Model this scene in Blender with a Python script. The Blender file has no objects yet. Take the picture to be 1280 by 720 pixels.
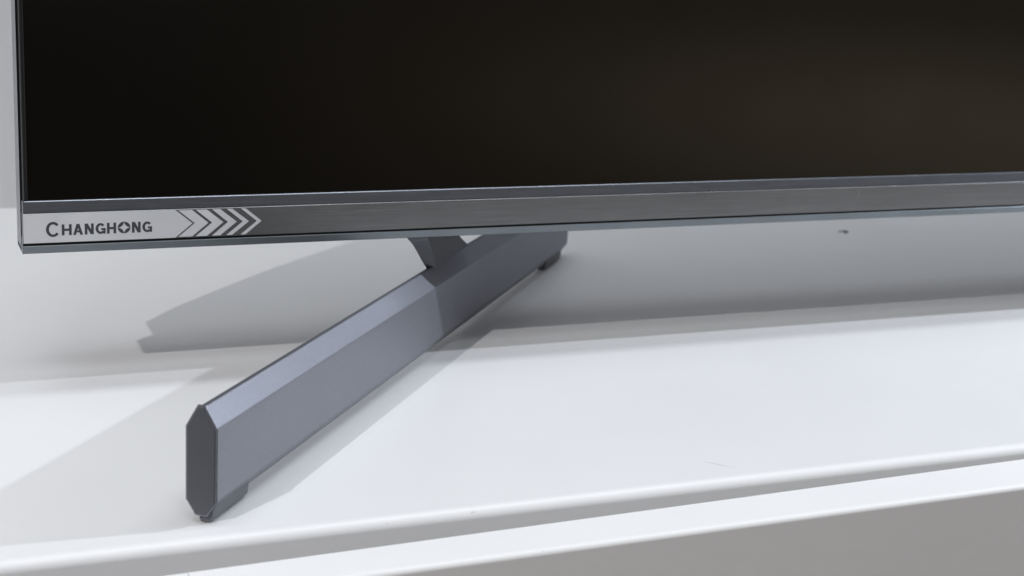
import bpy, bmesh, math, random
from mathutils import Vector, Matrix
random.seed(4)
S = bpy.context.scene
COL = S.collection
# ------------------------------------------------------------------ camera
YAW, PITCH, ROLL = 0.4153, 0.2616, 0.0567
cd = bpy.data.cameras.new('camera'); cam = bpy.data.objects.new('camera', cd); COL.objects.link(cam)
S.camera = cam
fw = Vector((math.sin(YAW)*math.cos(PITCH), math.cos(YAW)*math.cos(PITCH), -math.sin(PITCH)))
r0 = Vector((math.cos(YAW), -math.sin(YAW), 0)); u0 = r0.cross(fw)
rr = math.cos(ROLL)*r0 + math.sin(ROLL)*u0; uu = -math.sin(ROLL)*r0 + math.cos(ROLL)*u0
M = Matrix((rr, uu, -fw)).transposed().to_4x4(); M.translation = Vector((-0.0499, -0.4734, 0.1648))
cam.matrix_world = M
cd.sensor_width = 36; cd.lens = 36*1961/1280; cd.clip_start = 0.01; cd.clip_end = 50
cd.dof.use_dof = True; cd.dof.focus_distance = 0.46; cd.dof.aperture_fstop = 22
# ------------------------------------------------------------------ world: dim even indoor air light
w = bpy.data.worlds.new('World'); S.world = w; w.use_nodes = True
w.node_tree.nodes['Background'].inputs['Color'].default_value = (1.0, 0.97, 0.955, 1)
w.node_tree.nodes['Background'].inputs['Strength'].default_value = 0.165
# ------------------------------------------------------------------ lamps
def lamp(name, kind, loc, power, col, size, target=None, sy=None):
    l = bpy.data.lights.new(name, kind); l.energy = power; l.color = col
    o = bpy.data.objects.new(name, l); COL.objects.link(o); o.location = loc
    if kind == 'AREA':
        l.shape = 'RECTANGLE'; l.size = size; l.size_y = sy
    else:
        l.shadow_soft_size = size
    if target: o.rotation_euler = (Vector(target)-Vector(loc)).to_track_quat('-Z', 'Y').to_euler()
    return o
lamp('shop_spot_warm', 'POINT', (-0.98, -0.85, 1.10), 48, (1.0, 0.985, 0.985), 0.013)
lamp('shop_spot_cool', 'POINT', (1.165, -0.178, 0.53), 33, (0.84, 0.905, 1.0), 0.010)
lamp('ceiling_panel', 'AREA', (0.3, -0.13, 2.1), 20.5, (0.89, 0.945, 1.0), 2.4, (0.3, -0.13, 0), 0.36)
lamp('front_fill_panel', 'AREA', (-0.2, -1.3, 2.1), 11.5, (0.93, 0.96, 1.0), 1.0, (-0.2, -1.3, 0), 0.4)  # added soft fill to brighten the front faces of the boards
sp = lamp('floor_reflection_spot', 'SPOT', (4.3, -5.1, 2.4), 1150, (1.0, 0.96, 0.86), 0.1, (4.3, -5.1, 0)); sp.data.spot_size = math.radians(105); sp.data.spot_blend = 1.0  # added unseen lamp; its pool on the floor gives the screen a brown reflection
S.view_settings.view_transform = 'Standard'; S.view_settings.look = 'None'
S.view_settings.exposure = -0.07; S.view_settings.gamma = 1
S.render.engine = 'CYCLES'

# ------------------------------------------------------------------ materials
class NT:
    def __init__(s, name):
        s.m = bpy.data.materials.new(name); s.m.use_nodes = True
        s.n = s.m.node_tree.nodes; s.l = s.m.node_tree.links; s.b = s.n['Principled BSDF']
    def node(s, t, **k):
        n = s.n.new(t)
        for a, v in k.items(): setattr(n, a, v)
        return n
    def coords(s, scale=(1, 1, 1), rot=(0, 0, 0)):
        tc = s.node('ShaderNodeTexCoord'); mp = s.node('ShaderNodeMapping')
        mp.inputs['Scale'].default_value = scale; mp.inputs['Rotation'].default_value = rot
        s.l.new(tc.outputs['Object'], mp.inputs['Vector']); return mp.outputs['Vector']
    def noise(s, vec, scale, detail=4, rough=0.5):
        n = s.node('ShaderNodeTexNoise'); n.inputs['Scale'].default_value = scale
        n.inputs['Detail'].default_value = detail; n.inputs['Roughness'].default_value = rough
        s.l.new(vec, n.inputs['Vector']); return n.outputs['Fac']
    def ramp(s, fac, stops):
        r = s.node('ShaderNodeValToRGB'); e = r.color_ramp.elements
        e[0].position, e[0].color = stops[0][0], (*stops[0][1], 1)
        e[1].position, e[1].color = stops[-1][0], (*stops[-1][1], 1)
        for p, c in stops[1:-1]:
            q = e.new(p); q.color = (*c, 1)
        s.l.new(fac, r.inputs['Fac']); return r.outputs['Color']
    def rng(s, fac, a, b):
        r = s.node('ShaderNodeMapRange'); r.inputs['To Min'].default_value = a; r.inputs['To Max'].default_value = b
        s.l.new(fac, r.inputs['Value']); return r.outputs['Result']
    def bump(s, h, strength, dist):
        b = s.node('ShaderNodeBump'); b.inputs['Strength'].default_value = strength; b.inputs['Distance'].default_value = dist
        s.l.new(h, b.inputs['Height']); s.l.new(b.outputs['Normal'], s.b.inputs['Normal'])
    def setp(s, **k):
        for a, v in k.items():
            i = s.b.inputs[a.replace('_', ' ')]
            if hasattr(v, 'is_linked') or hasattr(v, 'links'): s.l.new(v, i)
            else: i.default_value = (*v, 1) if isinstance(v, tuple) and len(v) == 3 else v
g = lambda v, t=0.0: (v*(1-t), v, v*(1+t))

def laminate(name, base, rough, spec=0.4):
    t = NT(name); v = t.coords()
    f = t.noise(v, 9, 5, 0.6)
    t.setp(Base_Color=t.ramp(f, [(0.3, tuple(c*0.965 for c in base)), (0.7, base)]),
           Roughness=t.rng(t.noise(v, 30, 3), rough-0.05, rough+0.06), Specular_IOR_Level=spec)
    t.bump(t.noise(v, 260, 2), 0.04, 0.001)
    # sparse faint dust specks and smudges
    m1 = t.ramp(t.noise(v, 380, 2), [(0.765, (0, 0, 0)), (0.79, (0.35, 0.35, 0.35))])
    mx = t.node('ShaderNodeMix', data_type='RGBA'); old = t.b.inputs['Base Color'].links[0].from_socket
    t.l.new(m1, mx.inputs['Factor']); t.l.new(old, mx.inputs['A']); mx.inputs['B'].default_value = (0.30, 0.29, 0.28, 1)
    t.l.new(mx.outputs['Result'], t.b.inputs['Base Color'])
    return t
def shelf_mat():
    t = laminate('white_laminate', (0.80, 0.80, 0.805), 0.31, 0.45)
    # a faint brown scuff on the laminate in front of the screen
    tc = t.node('ShaderNodeTexCoord'); sx = t.node('ShaderNodeSeparateXYZ'); t.l.new(tc.outputs['Object'], sx.inputs[0])
    mp = t.node('ShaderNodeMapping'); mp.vector_type = 'TEXTURE'
    mp.inputs['Location'].default_value = (0.1810, -0.1052, 0); mp.inputs['Rotation'].default_value = (0, 0, math.atan2(-0.0078, 0.0071))
    mp.inputs['Scale'].default_value = (0.0065, 0.00035, 1)
    t.l.new(tc.outputs['Object'], mp.inputs['Vector'])
    ln = t.node('ShaderNodeVectorMath', operation='LENGTH')
    s2 = t.node('ShaderNodeVectorMath', operation='MULTIPLY'); s2.inputs[1].default_value = (1, 1, 0)
    t.l.new(mp.outputs['Vector'], s2.inputs[0]); t.l.new(s2.outputs['Vector'], ln.inputs[0])
    mr = t.node('ShaderNodeMapRange'); mr.inputs['From Min'].default_value = 0.3; mr.inputs['From Max'].default_value = 1.0
    mr.inputs['To Min'].default_value = 0.42; mr.inputs['To Max'].default_value = 0.0
    t.l.new(ln.outputs['Value'], mr.inputs['Value'])
    mx = t.node('ShaderNodeMix', data_type='RGBA')
    old = t.b.inputs['Base Color'].links[0].from_socket
    t.l.new(mr.outputs['Result'], mx.inputs['Factor']); t.l.new(old, mx.inputs['A'])
    mx.inputs['B'].default_value = (0.30, 0.22, 0.20, 1); t.l.new(mx.outputs['Result'], t.b.inputs['Base Color'])
    return t.m
def wall_mat():
    t = NT('wall_paint'); v = t.coords((1, 1, 0.03))
    f = t.noise(v, 160, 3)
    t.setp(Base_Color=t.ramp(f, [(0.3, (0.60, 0.60, 0.615)), (0.7, (0.68, 0.68, 0.69))]), Roughness=0.6)
    return t.m
def metal(name, base, rough, metallic=1.0, aniso=False, flake=0.0):
    t = NT(name)
    if aniso:
        v = t.coords((6, 1, 900)); f = t.noise(v, 4, 4, 0.65)
        v2 = t.coords((40, 1, 300)); f2 = t.noise(v2, 3, 3)
        t.setp(Base_Color=t.ramp(f, [(0.25, tuple(c*0.78 for c in base)), (0.75, tuple(min(1, c*1.18) for c in base))]),
               Roughness=t.rng(f2, rough-0.07, rough+0.09), Metallic=metallic)
        t.bump(f, 0.12, 0.0002)
        # sparse pale rub marks on the metal
        m1 = t.ramp(t.noise(t.coords((1, 1, 0.6)), 420, 3, 0.6), [(0.66, (0, 0, 0)), (0.72, (1, 1, 1))])
        m2 = t.ramp(t.noise(t.coords(), 22, 2), [(0.56, (0, 0, 0)), (0.66, (0.55, 0.55, 0.55))])
        mm = t.node('ShaderNodeMath', operation='MULTIPLY'); t.l.new(m1, mm.inputs[0]); t.l.new(m2, mm.inputs[1])
        mx = t.node('ShaderNodeMix', data_type='RGBA'); old = t.b.inputs['Base Color'].links[0].from_socket
        t.l.new(mm.outputs[0], mx.inputs['Factor']); t.l.new(old, mx.inputs['A']); mx.inputs['B'].default_value = (0.62, 0.58, 0.52, 1)
        t.l.new(mx.outputs['Result'], t.b.inputs['Base Color'])
    else:
        v = t.coords(); f = t.noise(v, 1800 if flake else 40, 2)
        k = flake or 0.06
        t.setp(Base_Color=t.ramp(f, [(0.35, tuple(c*(1-k) for c in base)), (0.65, tuple(min(1, c*(1+k)) for c in base))]),
               Roughness=t.rng(t.noise(v, 60, 3), rough-0.03, rough+0.04), Metallic=metallic)
        if flake: t.bump(f, 0.05, 0.0001)
    return t.m
def floor_mat():
    t = NT('brown_floor'); f = t.noise(t.coords(), 0.55, 3, 0.55)
    t.setp(Base_Color=t.ramp(f, [(0.36, (0.06, 0.052, 0.045)), (0.52, (0.17, 0.145, 0.12)), (0.66, (0.24, 0.22, 0.165))]), Roughness=0.55)
    return t.m
def plain(name, base, rough, spec=0.5):
    t = NT(name); v = t.coords(); f = t.noise(v, 80, 3)
    t.setp(Base_Color=t.ramp(f, [(0.3, tuple(c*0.9 for c in base)), (0.7, base)]), Roughness=t.rng(t.noise(v, 25, 4), rough-0.03, rough+0.04), Specular_IOR_Level=spec)
    return t.m
MAT = dict(
    shelf=shelf_mat(), board=laminate('white_board', (0.83, 0.825, 0.825), 0.45).m, wall=wall_mat(),
    floor=floor_mat(),
    screen=plain('screen_glass', (0.0010, 0.0010, 0.0009), 0.17, 0.80),
    border=plain('screen_border_black', (0.012, 0.012, 0.013), 0.35),
    frame=metal('frame_metal', (0.36, 0.37, 0.39), 0.42),
    upper=metal('upper_strip_metal', (0.26, 0.275, 0.31), 0.36, aniso=True),
    brushed=metal('brushed_metal', (0.30, 0.305, 0.315), 0.38, aniso=True),
    lip=metal('lip_metal', (0.20, 0.222, 0.238), 0.42),
    groove=plain('groove_black', (0.03, 0.03, 0.033), 0.5),
    silver=metal('silver_print', (0.66, 0.67, 0.695), 0.5, 0.2),
    ink=plain('dark_print', (0.055, 0.057, 0.065), 0.45),
    housing=plain('black_plastic', (0.02, 0.02, 0.022), 0.5),
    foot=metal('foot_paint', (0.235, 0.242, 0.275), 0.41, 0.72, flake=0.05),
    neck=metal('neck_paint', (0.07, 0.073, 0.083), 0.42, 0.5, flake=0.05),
    rubber=plain('grey_rubber', (0.13, 0.134, 0.15), 0.5),
    cap=plain('cap_plastic', (0.085, 0.089, 0.102), 0.45),
    speck=plain('dark_crumb', (0.05, 0.045, 0.04), 0.7),
)
MAT['screen'].node_tree.nodes['Principled BSDF'].inputs['Specular Tint'].default_value = (1.0, 0.91, 0.80, 1)
# ------------------------------------------------------------------ mesh helpers
def obj(name, bm, mat, parent=None, smooth=False):
    bmesh.ops.recalc_face_normals(bm, faces=bm.faces)
    me = bpy.data.meshes.new(name); bm.to_mesh(me); bm.free()
    me.materials.append(MAT[mat])
    if smooth:
        for p in me.polygons: p.use_smooth = True
        me.set_sharp_from_angle(angle=math.radians(32))
    o = bpy.data.objects.new(name, me); COL.objects.link(o)
    if smooth: o.modifiers.new('weighted_normals', 'WEIGHTED_NORMAL').keep_sharp = True
    if parent: o.parent = parent
    return o
def prism(rings, bm=None, caps=True):
    """loft closed rings of 3D points"""
    bm = bm or bmesh.new()
    R = [[bm.verts.new(p) for p in r] for r in rings]
    n = len(R[0])
    for a, b in zip(R, R[1:]):
        for i in range(n): bm.faces.new((a[i], a[(i+1) % n], b[(i+1) % n], b[i]))
    if caps:
        bm.faces.new(R[0]); bm.faces.new(R[-1])
    return bm
def bevel(bm, r, seg=2, ang=30):
    bm.normal_update()
    es = [e for e in bm.edges if len(e.link_faces) == 2 and e.calc_face_angle(0) > math.radians(ang)]
    bmesh.ops.bevel(bm, geom=es, offset=r, segments=seg, affect='EDGES', profile=0.5, clamp_overlap=True)
    return bm
def box(x0, x1, y0, y1, z0, z1, r=0.0, seg=2):
    bm = prism([[(x, y0, z0), (x, y1, z0), (x, y1, z1), (x, y0, z1)] for x in (x0, x1)])
    return bevel(bm, r, seg) if r else bm
def along_x(prof, x0, x1, n=1):
    return prism([[(x0+(x1-x0)*i/n, y, z) for y, z in prof] for i in range(n+1)])
def tag(o, label=None, cat=None, group=None, kind=None):
    for k, v in (('label', label), ('category', cat), ('group', group), ('kind', kind)):
        if v: o[k] = v
    return o
# ------------------------------------------------------------------ setting
YS = -0.1142
RS = 0.0029
arc = [(YS - RS*math.sin(a), -RS + RS*math.cos(a)) for a in [math.pi/2*i/8 for i in range(9)]]
shelf_prof = [(0.30, 0.0)] + arc + [(YS-RS, -0.70), (0.30, -0.70)]
tag(obj('shelf', along_x(shelf_prof, -0.9, 1.6, 1), 'shelf', smooth=True), kind='structure')
tag(obj('wall', box(-1.2, 1.9, 0.268, 0.33, -0.70, 1.3), 'wall'), kind='structure')

tag(obj('floor', box(-5, 13, -13, 0.33, -0.76, -0.702), 'floor'), kind='structure')
def front_board(xs, back, front, label):
    zt = -0.0022; r = 0.0016
    bm = bmesh.new()
    rings = []
    for x in xs:
        yb, yf = back(x), front(x)
        top = [(yf + r - r*math.sin(a), zt - r + r*math.cos(a)) for a in [math.pi/2*i/5 for i in range(5, -1, -1)]]
        tb = [(yb - r + r*math.sin(a), zt - r + r*math.cos(a)) for a in [math.pi/2*i/3 for i in range(4)]]
        rings.append([(x, y, z) for y, z in [(yf, -0.70)] + top + tb + [(yb, -0.70)]])
    o = obj('front_board', prism(rings, bm), 'board', smooth=True)
    return tag(o, label, 'board', 'white boards in front of the shelf')
bk = lambda x: -0.1281 + 0.0285*(min(x, 0.32)-0.012)
fr = lambda x: -0.1412 + 0.0125*(min(x, 0.32)-0.13)
front_board((-0.9, 0.0214), bk, fr, 'short left end of white board below the shelf, left of hairline joint')
front_board((0.02155, 0.32, 1.6), bk, fr, 'long white board with rounded top edge along the shelf front')
# ------------------------------------------------------------------ television
W, ZT = 1.10, 0.69
XL = -0.0011
tv = bpy.data.objects.new('television', None); COL.objects.link(tv); tv.location = (0.10, 0.02, 0)
tv.empty_display_size = 0.05
tag(tv, 'flat television with black screen and brushed grey lower frame standing on splayed metal foot', 'television')
def part(name, bm, mat, parent=None, smooth=False, label=None):
    p = parent or tv
    o = obj(name, bm, mat, smooth=smooth)
    o.parent = p
    loc = Vector((0, 0, 0)); q = p
    while q: loc += q.location; q = q.parent
    o.location = -loc
    if label: o['label'] = label
    return o
part('rear_frame', box(XL, W, 0.0046, 0.0135, 0.0464, ZT, 0.0007, 2), 'frame', smooth=True)
part('screen', box(XL+0.0019, W-0.0019, 0.0012, 0.0045, 0.0605, ZT-0.002), 'screen', label='glossy black switched-off screen')
part('screen_border', box(XL+0.0006, XL+0.00188, 0.0004, 0.0045, 0.0612, ZT-0.001, 0.0003), 'border', label='thin black left border of the screen')
part('screen_border', box(W-0.00188, W-0.0006, 0.0004, 0.0045, 0.0612, ZT-0.001, 0.0003), 'border', label='thin black right border of the screen')
part('screen_border', box(XL+0.0019, W-0.0019, 0.0004, 0.0045, ZT-0.0019, ZT-0.0008, 0.0003), 'border', label='thin black top border of the screen')
# chin: upper strip, recessed core, brushed strip, lower lip
part('upper_strip', bevel(along_x([(0.0002, 0.0614), (-0.0004, 0.0578), (0.0012, 0.0578), (0.0012, 0.0614)], XL+0.0002, W, 1), 0.0002, 2), 'upper', smooth=True, label='dark grey upper strip of the lower frame')
part('frame_core', box(XL+0.0003, W-0.0003, 0.0003, 0.0044, 0.0460, 0.0610), 'groove', label='black recess behind the metal strips')
strip = part('brushed_strip', bevel(along_x([(-0.0008, 0.0486), (-0.0008, 0.0578), (0.0006, 0.0578), (0.0006, 0.0486)], XL, W, 1), 0.00016, 2), 'brushed', smooth=True, label='brushed grey metal strip of the lower frame')
part('lower_lip', bevel(along_x([(-0.0010, 0.0480), (-0.0004, 0.0455), (0.0135, 0.0455), (0.0135, 0.0463), (0.0045, 0.0463), (0.0045, 0.0480)], XL, W, 1), 0.00016, 2), 'lip', smooth=True, label='bluish grey lower lip of the frame')
part('corner_cap', box(XL+0.0001, XL+0.0012, 0.0008, 0.0045, 0.04805, 0.0497, 0.0003), 'lip', label='small grey corner cap closing the frame groove')
part('rear_housing', bevel(along_x([(0.0136, 0.0468), (0.0335, 0.0468), (0.0375, 0.060), (0.0400, 0.085), (0.0412, 0.11), (0.0390, 0.145), (0.0330, 0.175), (0.0240, 0.22), (0.0136, 0.30)], 0.0055, W-0.0055, 1), 0.0015, 2, 20), 'housing', smooth=True, label='bulging black rear housing')
part('rear_shade_box', bevel(along_x([(0.0335, 0.0472), (0.044, 0.0472), (0.048, 0.054), (0.048, 0.27), (0.044, 0.30), (0.0150, 0.31), (0.0150, 0.12), (0.0335, 0.10)], 0.108, W-0.108, 1), 0.002, 2, 20), 'housing', smooth=True, label='thicker black box added on the back to shade the foot')  # unseen box added to keep light off the foot bevel under the set
# ---- silver print: plate, chevrons and lettering on the strip
YP = -0.0008
def film(poly, y0, y1, bm=None):
    return prism([[(x, y0, z) for x, z in poly], [(x, y1, z) for x, z in poly]], bm)
ZA, ZB_, = 0.0576, 0.04885
ZM = (ZA+ZB_)/2
plate = part('logo_plate', film([(XL+0.0002, ZB_), (0.0441, ZB_), (0.0494, ZM), (0.0441, ZA), (XL+0.0002, ZA)], YP+0.0002, YP-0.00008), 'silver', strip, label='silver plate with dark lettering and pointed end')
K = 0.0002465/9.14
def vx(v): return 0.0441 + (v-180)*K*1.0
for (a, b, tip, itip) in ((216, 372, 560, 402), (415, 543, 733, 604), (604, 697, 890, 788), (772, 836, 1034, 962), (938, 994, 1183, 1128)):
    za, zb = ZA-0.0002, ZB_+0.0002
    part('chevron', film([(vx(a), zb), (vx(b), zb), (vx(tip), ZM), (vx(b), za), (vx(a), za), (vx(itip), ZM)], YP+0.0002, YP-0.00008), 'silver', strip)
# lettering (unit strokes: x 0..1, z 0..1)
def quad(bm, pts, x0, z0, wd, ht, lift):
    y1 = YP-0.00011-lift
    film([(x0+px*wd, z0+pz*ht) for px, pz in pts], YP-0.00004, y1, bm)
def arcband(bm, a0, a1, tx, tz, x0, z0, wd, ht, lift, n=22):
    out = []; inn = []
    for i in range(n+1):
        a = math.radians(a0+(a1-a0)*i/n)
        out.append((0.5+0.5*math.cos(a), 0.5+0.5*math.sin(a))); inn.append((0.5+(0.5-tx)*math.cos(a), 0.5+(0.5-tz)*math.sin(a)))
    for i in range(n): quad(bm, [out[i], out[i+1], inn[i+1], inn[i]], x0, z0, wd, ht, lift)
def letter(ch, x0, x1, z0, z1):
    bm = bmesh.new(); wd, ht = x1-x0, z1-z0; A = (x0, z0, wd, ht); T = 0.00079; t = T/wd; h = T/ht*0.88
    Q = lambda pts, l=0.0: quad(bm, pts, *A, l)
    R_ = lambda a, b, c, d, l=0.0: Q([(a, c), (b, c), (b, d), (a, d)], l)
    if ch == 'H':
        R_(0, t, 0, 1); R_(1-t, 1, 0, 1); R_(t, 1-t, 0.5-h/2, 0.5+h/2)
    elif ch == 'N':
        R_(0, t, 0, 1); R_(1-t, 1, 0, 1); Q([(0, 1), (t*1.15, 1), (1, 0), (1-t*1.15, 0)], 6e-6)
    elif ch == 'A':
        Q([(0, 0), (t*1.05, 0), (0.5+t*0.45, 1), (0.5-t*0.55, 1)]); Q([(1-t*1.05, 0), (1, 0), (0.5+t*0.55, 1), (0.5-t*0.45, 1)], 6e-6)
        R_(0.26, 0.74, 0.22, 0.22+h*0.9, 3e-6)
    elif ch == 'C':
        arcband(bm, 38, 322, t*1.1, h*1.1, *A, 0.0)
    elif ch == 'G':
        arcband(bm, 40, 318, t, h, *A, 0.0); R_(0.56, 1.0, 0.36, 0.36+h*0.85, 6e-6); R_(1-t*0.9, 1.0, 0.02, 0.38, 3e-6)
    elif ch == 'O':
        n = 40
        for i in range(n):
            q = []
            for j in (i, i+1):
                a = 2*math.pi*j/n; c, s = math.cos(a), math.sin(a)
                rs = 1/((abs(c)**0.62+abs(s)**0.62)**(1/0.62))
                q.append(((0.5+0.5*c, 0.5+0.5*s), (0.5+0.485*rs*c, 0.5+0.485*rs*s)))
            Q([q[0][0], q[1][0], q[1][1], q[0][1]])
    return part('letter', bm, 'ink', plate)
kx = 0.000244/8
X0 = 0.0056
PX = lambda v: X0 + (v-155)*kx*1.0*(1+0.0)
zb, zt_ = 0.05095, 0.05430
for ch, a, b in (('C', 155, 290), ('H', 305, 400), ('A', 413, 508), ('N', 525, 612), ('G', 630, 727), ('H', 740, 830), ('O', 846, 970), ('N', 985, 1071), ('G', 1088, 1184)):
    if ch == 'C': letter(ch, PX(a), PX(b), 0.05055, 0.05520)
    elif ch == 'O': letter(ch, PX(a), PX(b), zb-0.0001, zt_+0.0002)
    else: letter(ch, PX(a), PX(b), zb, zt_)
# ---- foot: hexagonal bar, neck, two pads
def foot(F, ang, mirror=1):
    d = Vector((math.sin(ang)*mirror, math.cos(ang), 0)); n = Vector((math.cos(ang)*mirror, -math.sin(ang), 0)); F = Vector(F)
    q = lambda s, ww, z: tuple(F + d*s + n*ww + Vector((0, 0, z)))
    prof = [(-0.0008, 0.0315), (0.0005, 0.0315), (0.0040, 0.0258), (0.0040, 0.0064), (0.0014, 0.0026), (-0.0014, 0.0026), (-0.0040, 0.0064), (-0.0040, 0.0258)]
    bm = bmesh.new()
    L = 0.322
    rings = [[q(s, a, z) for a, z in prof] for s in (0.0, L-0.006)]
    rings.append([q(L-0.0015, a*0.97, 0.0090+(z-0.0090)*0.96) for a, z in prof]); rings.append([q(L, a*0.85, 0.0120+(z-0.0120)*0.88) for a, z in prof])
    prism(rings, bm); bevel(bm, 0.00035, 2, 20)
    bar = part('foot', bm, 'foot', smooth=True, label='dark grey metal foot bar with bevelled top')
    bm = prism([[q(s, a*k, 0.017+(z-0.017)*k) for a, z in prof] for s, k in ((0.0004, 1.003), (-0.0003, 1.003))]); bevel(bm, 0.00045, 3, 25)
    part('end_cap', bm, 'cap', bar, smooth=True, label='dark grey flat cap closing the front tip')
    NK = ((0.0280, .1605, -.0010, .1630, .0020, .2020, .0018, .2010, -.0010), (0.0307, .1585, -.0012, .1620, .0011, .1984, .0006, .1980, -.0012),
          (0.0349, .1549, -.0022, .1592, .0010, .1915, -.0002, .1910, -.0026), (0.0385, .1520, -.0029, .1572, .0007, .1868, -.0010, .1860, -.0034),
          (0.0415, .1490, -.0035, .1557, .0004, .1845, -.0016, .1840, -.0040), (0.0440, .1455, -.0040, .1542, .0000, .1830, -.0022, .1825, -.0046),
          (0.0475, .1455, -.0048, .1530, -.0006, .1820, -.0030, .1815, -.0054), (0.0520, .1455, -.0055, .1530, -.0012, .1820, -.0036, .1815, -.0060))
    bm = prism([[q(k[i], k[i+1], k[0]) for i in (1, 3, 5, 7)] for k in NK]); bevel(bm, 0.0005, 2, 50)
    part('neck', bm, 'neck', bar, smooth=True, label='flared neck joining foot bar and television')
    for s0, s1, lab in ((0.0012, 0.0208, 'grey rubber pad under the front tip'), (0.2925, 0.3155, 'dark rubber pad under the rear end')):
        bm = bmesh.new()
        pr = [(-0.0006, 0.0), (0.0018, 0.0), (0.0026, 0.0012), (0.0031, 0.0054), (0.0020, 0.0064), (-0.0004, 0.0064), (-0.0010, 0.0048), (-0.0009, 0.0012)]
        rg = [[q(s, a*k, z if z > 0.0001 else dz) for a, z in pr] for s, k, dz in ((s0, 0.82, 0.0006), (s0+0.0012, 1, 0.0001), (s1-0.0022, 1, 0.0001), (s1, 0.95, 0.0010))]
        prism(rg, bm); bevel(bm, 0.0003, 2, 25)
        part('rubber_pad', bm, 'rubber', bar, smooth=True, label=lab)
foot((0.0294, -0.1070, 0), 0.7153)
foot((W-0.0294, -0.1070, 0), 0.7153, -1)
# ------------------------------------------------------------------ small crumb on the shelf
bm = bmesh.new()
bmesh.ops.create_icosphere(bm, subdivisions=2, radius=1)
for v in bm.verts:
    k = 1+random.uniform(-0.25, 0.25); v.co = Vector((v.co.x*0.0013*k, v.co.y*0.0011*k, v.co.z*0.0006*k+0.0004))
bmesh.ops.create_cone(bm, segments=6, radius1=0.0003, radius2=0.0001, depth=0.0034, cap_ends=True, matrix=Matrix.Translation((-0.0016, 0.001, 0.0006)) @ Matrix.Rotation(math.radians(80), 4, 'Y'))
c = obj('crumb', bm, 'speck'); c.location = (0.4043, 0.1535, 0)
tag(c, 'tiny dark crumb on the shaded white shelf behind the television', 'crumb')
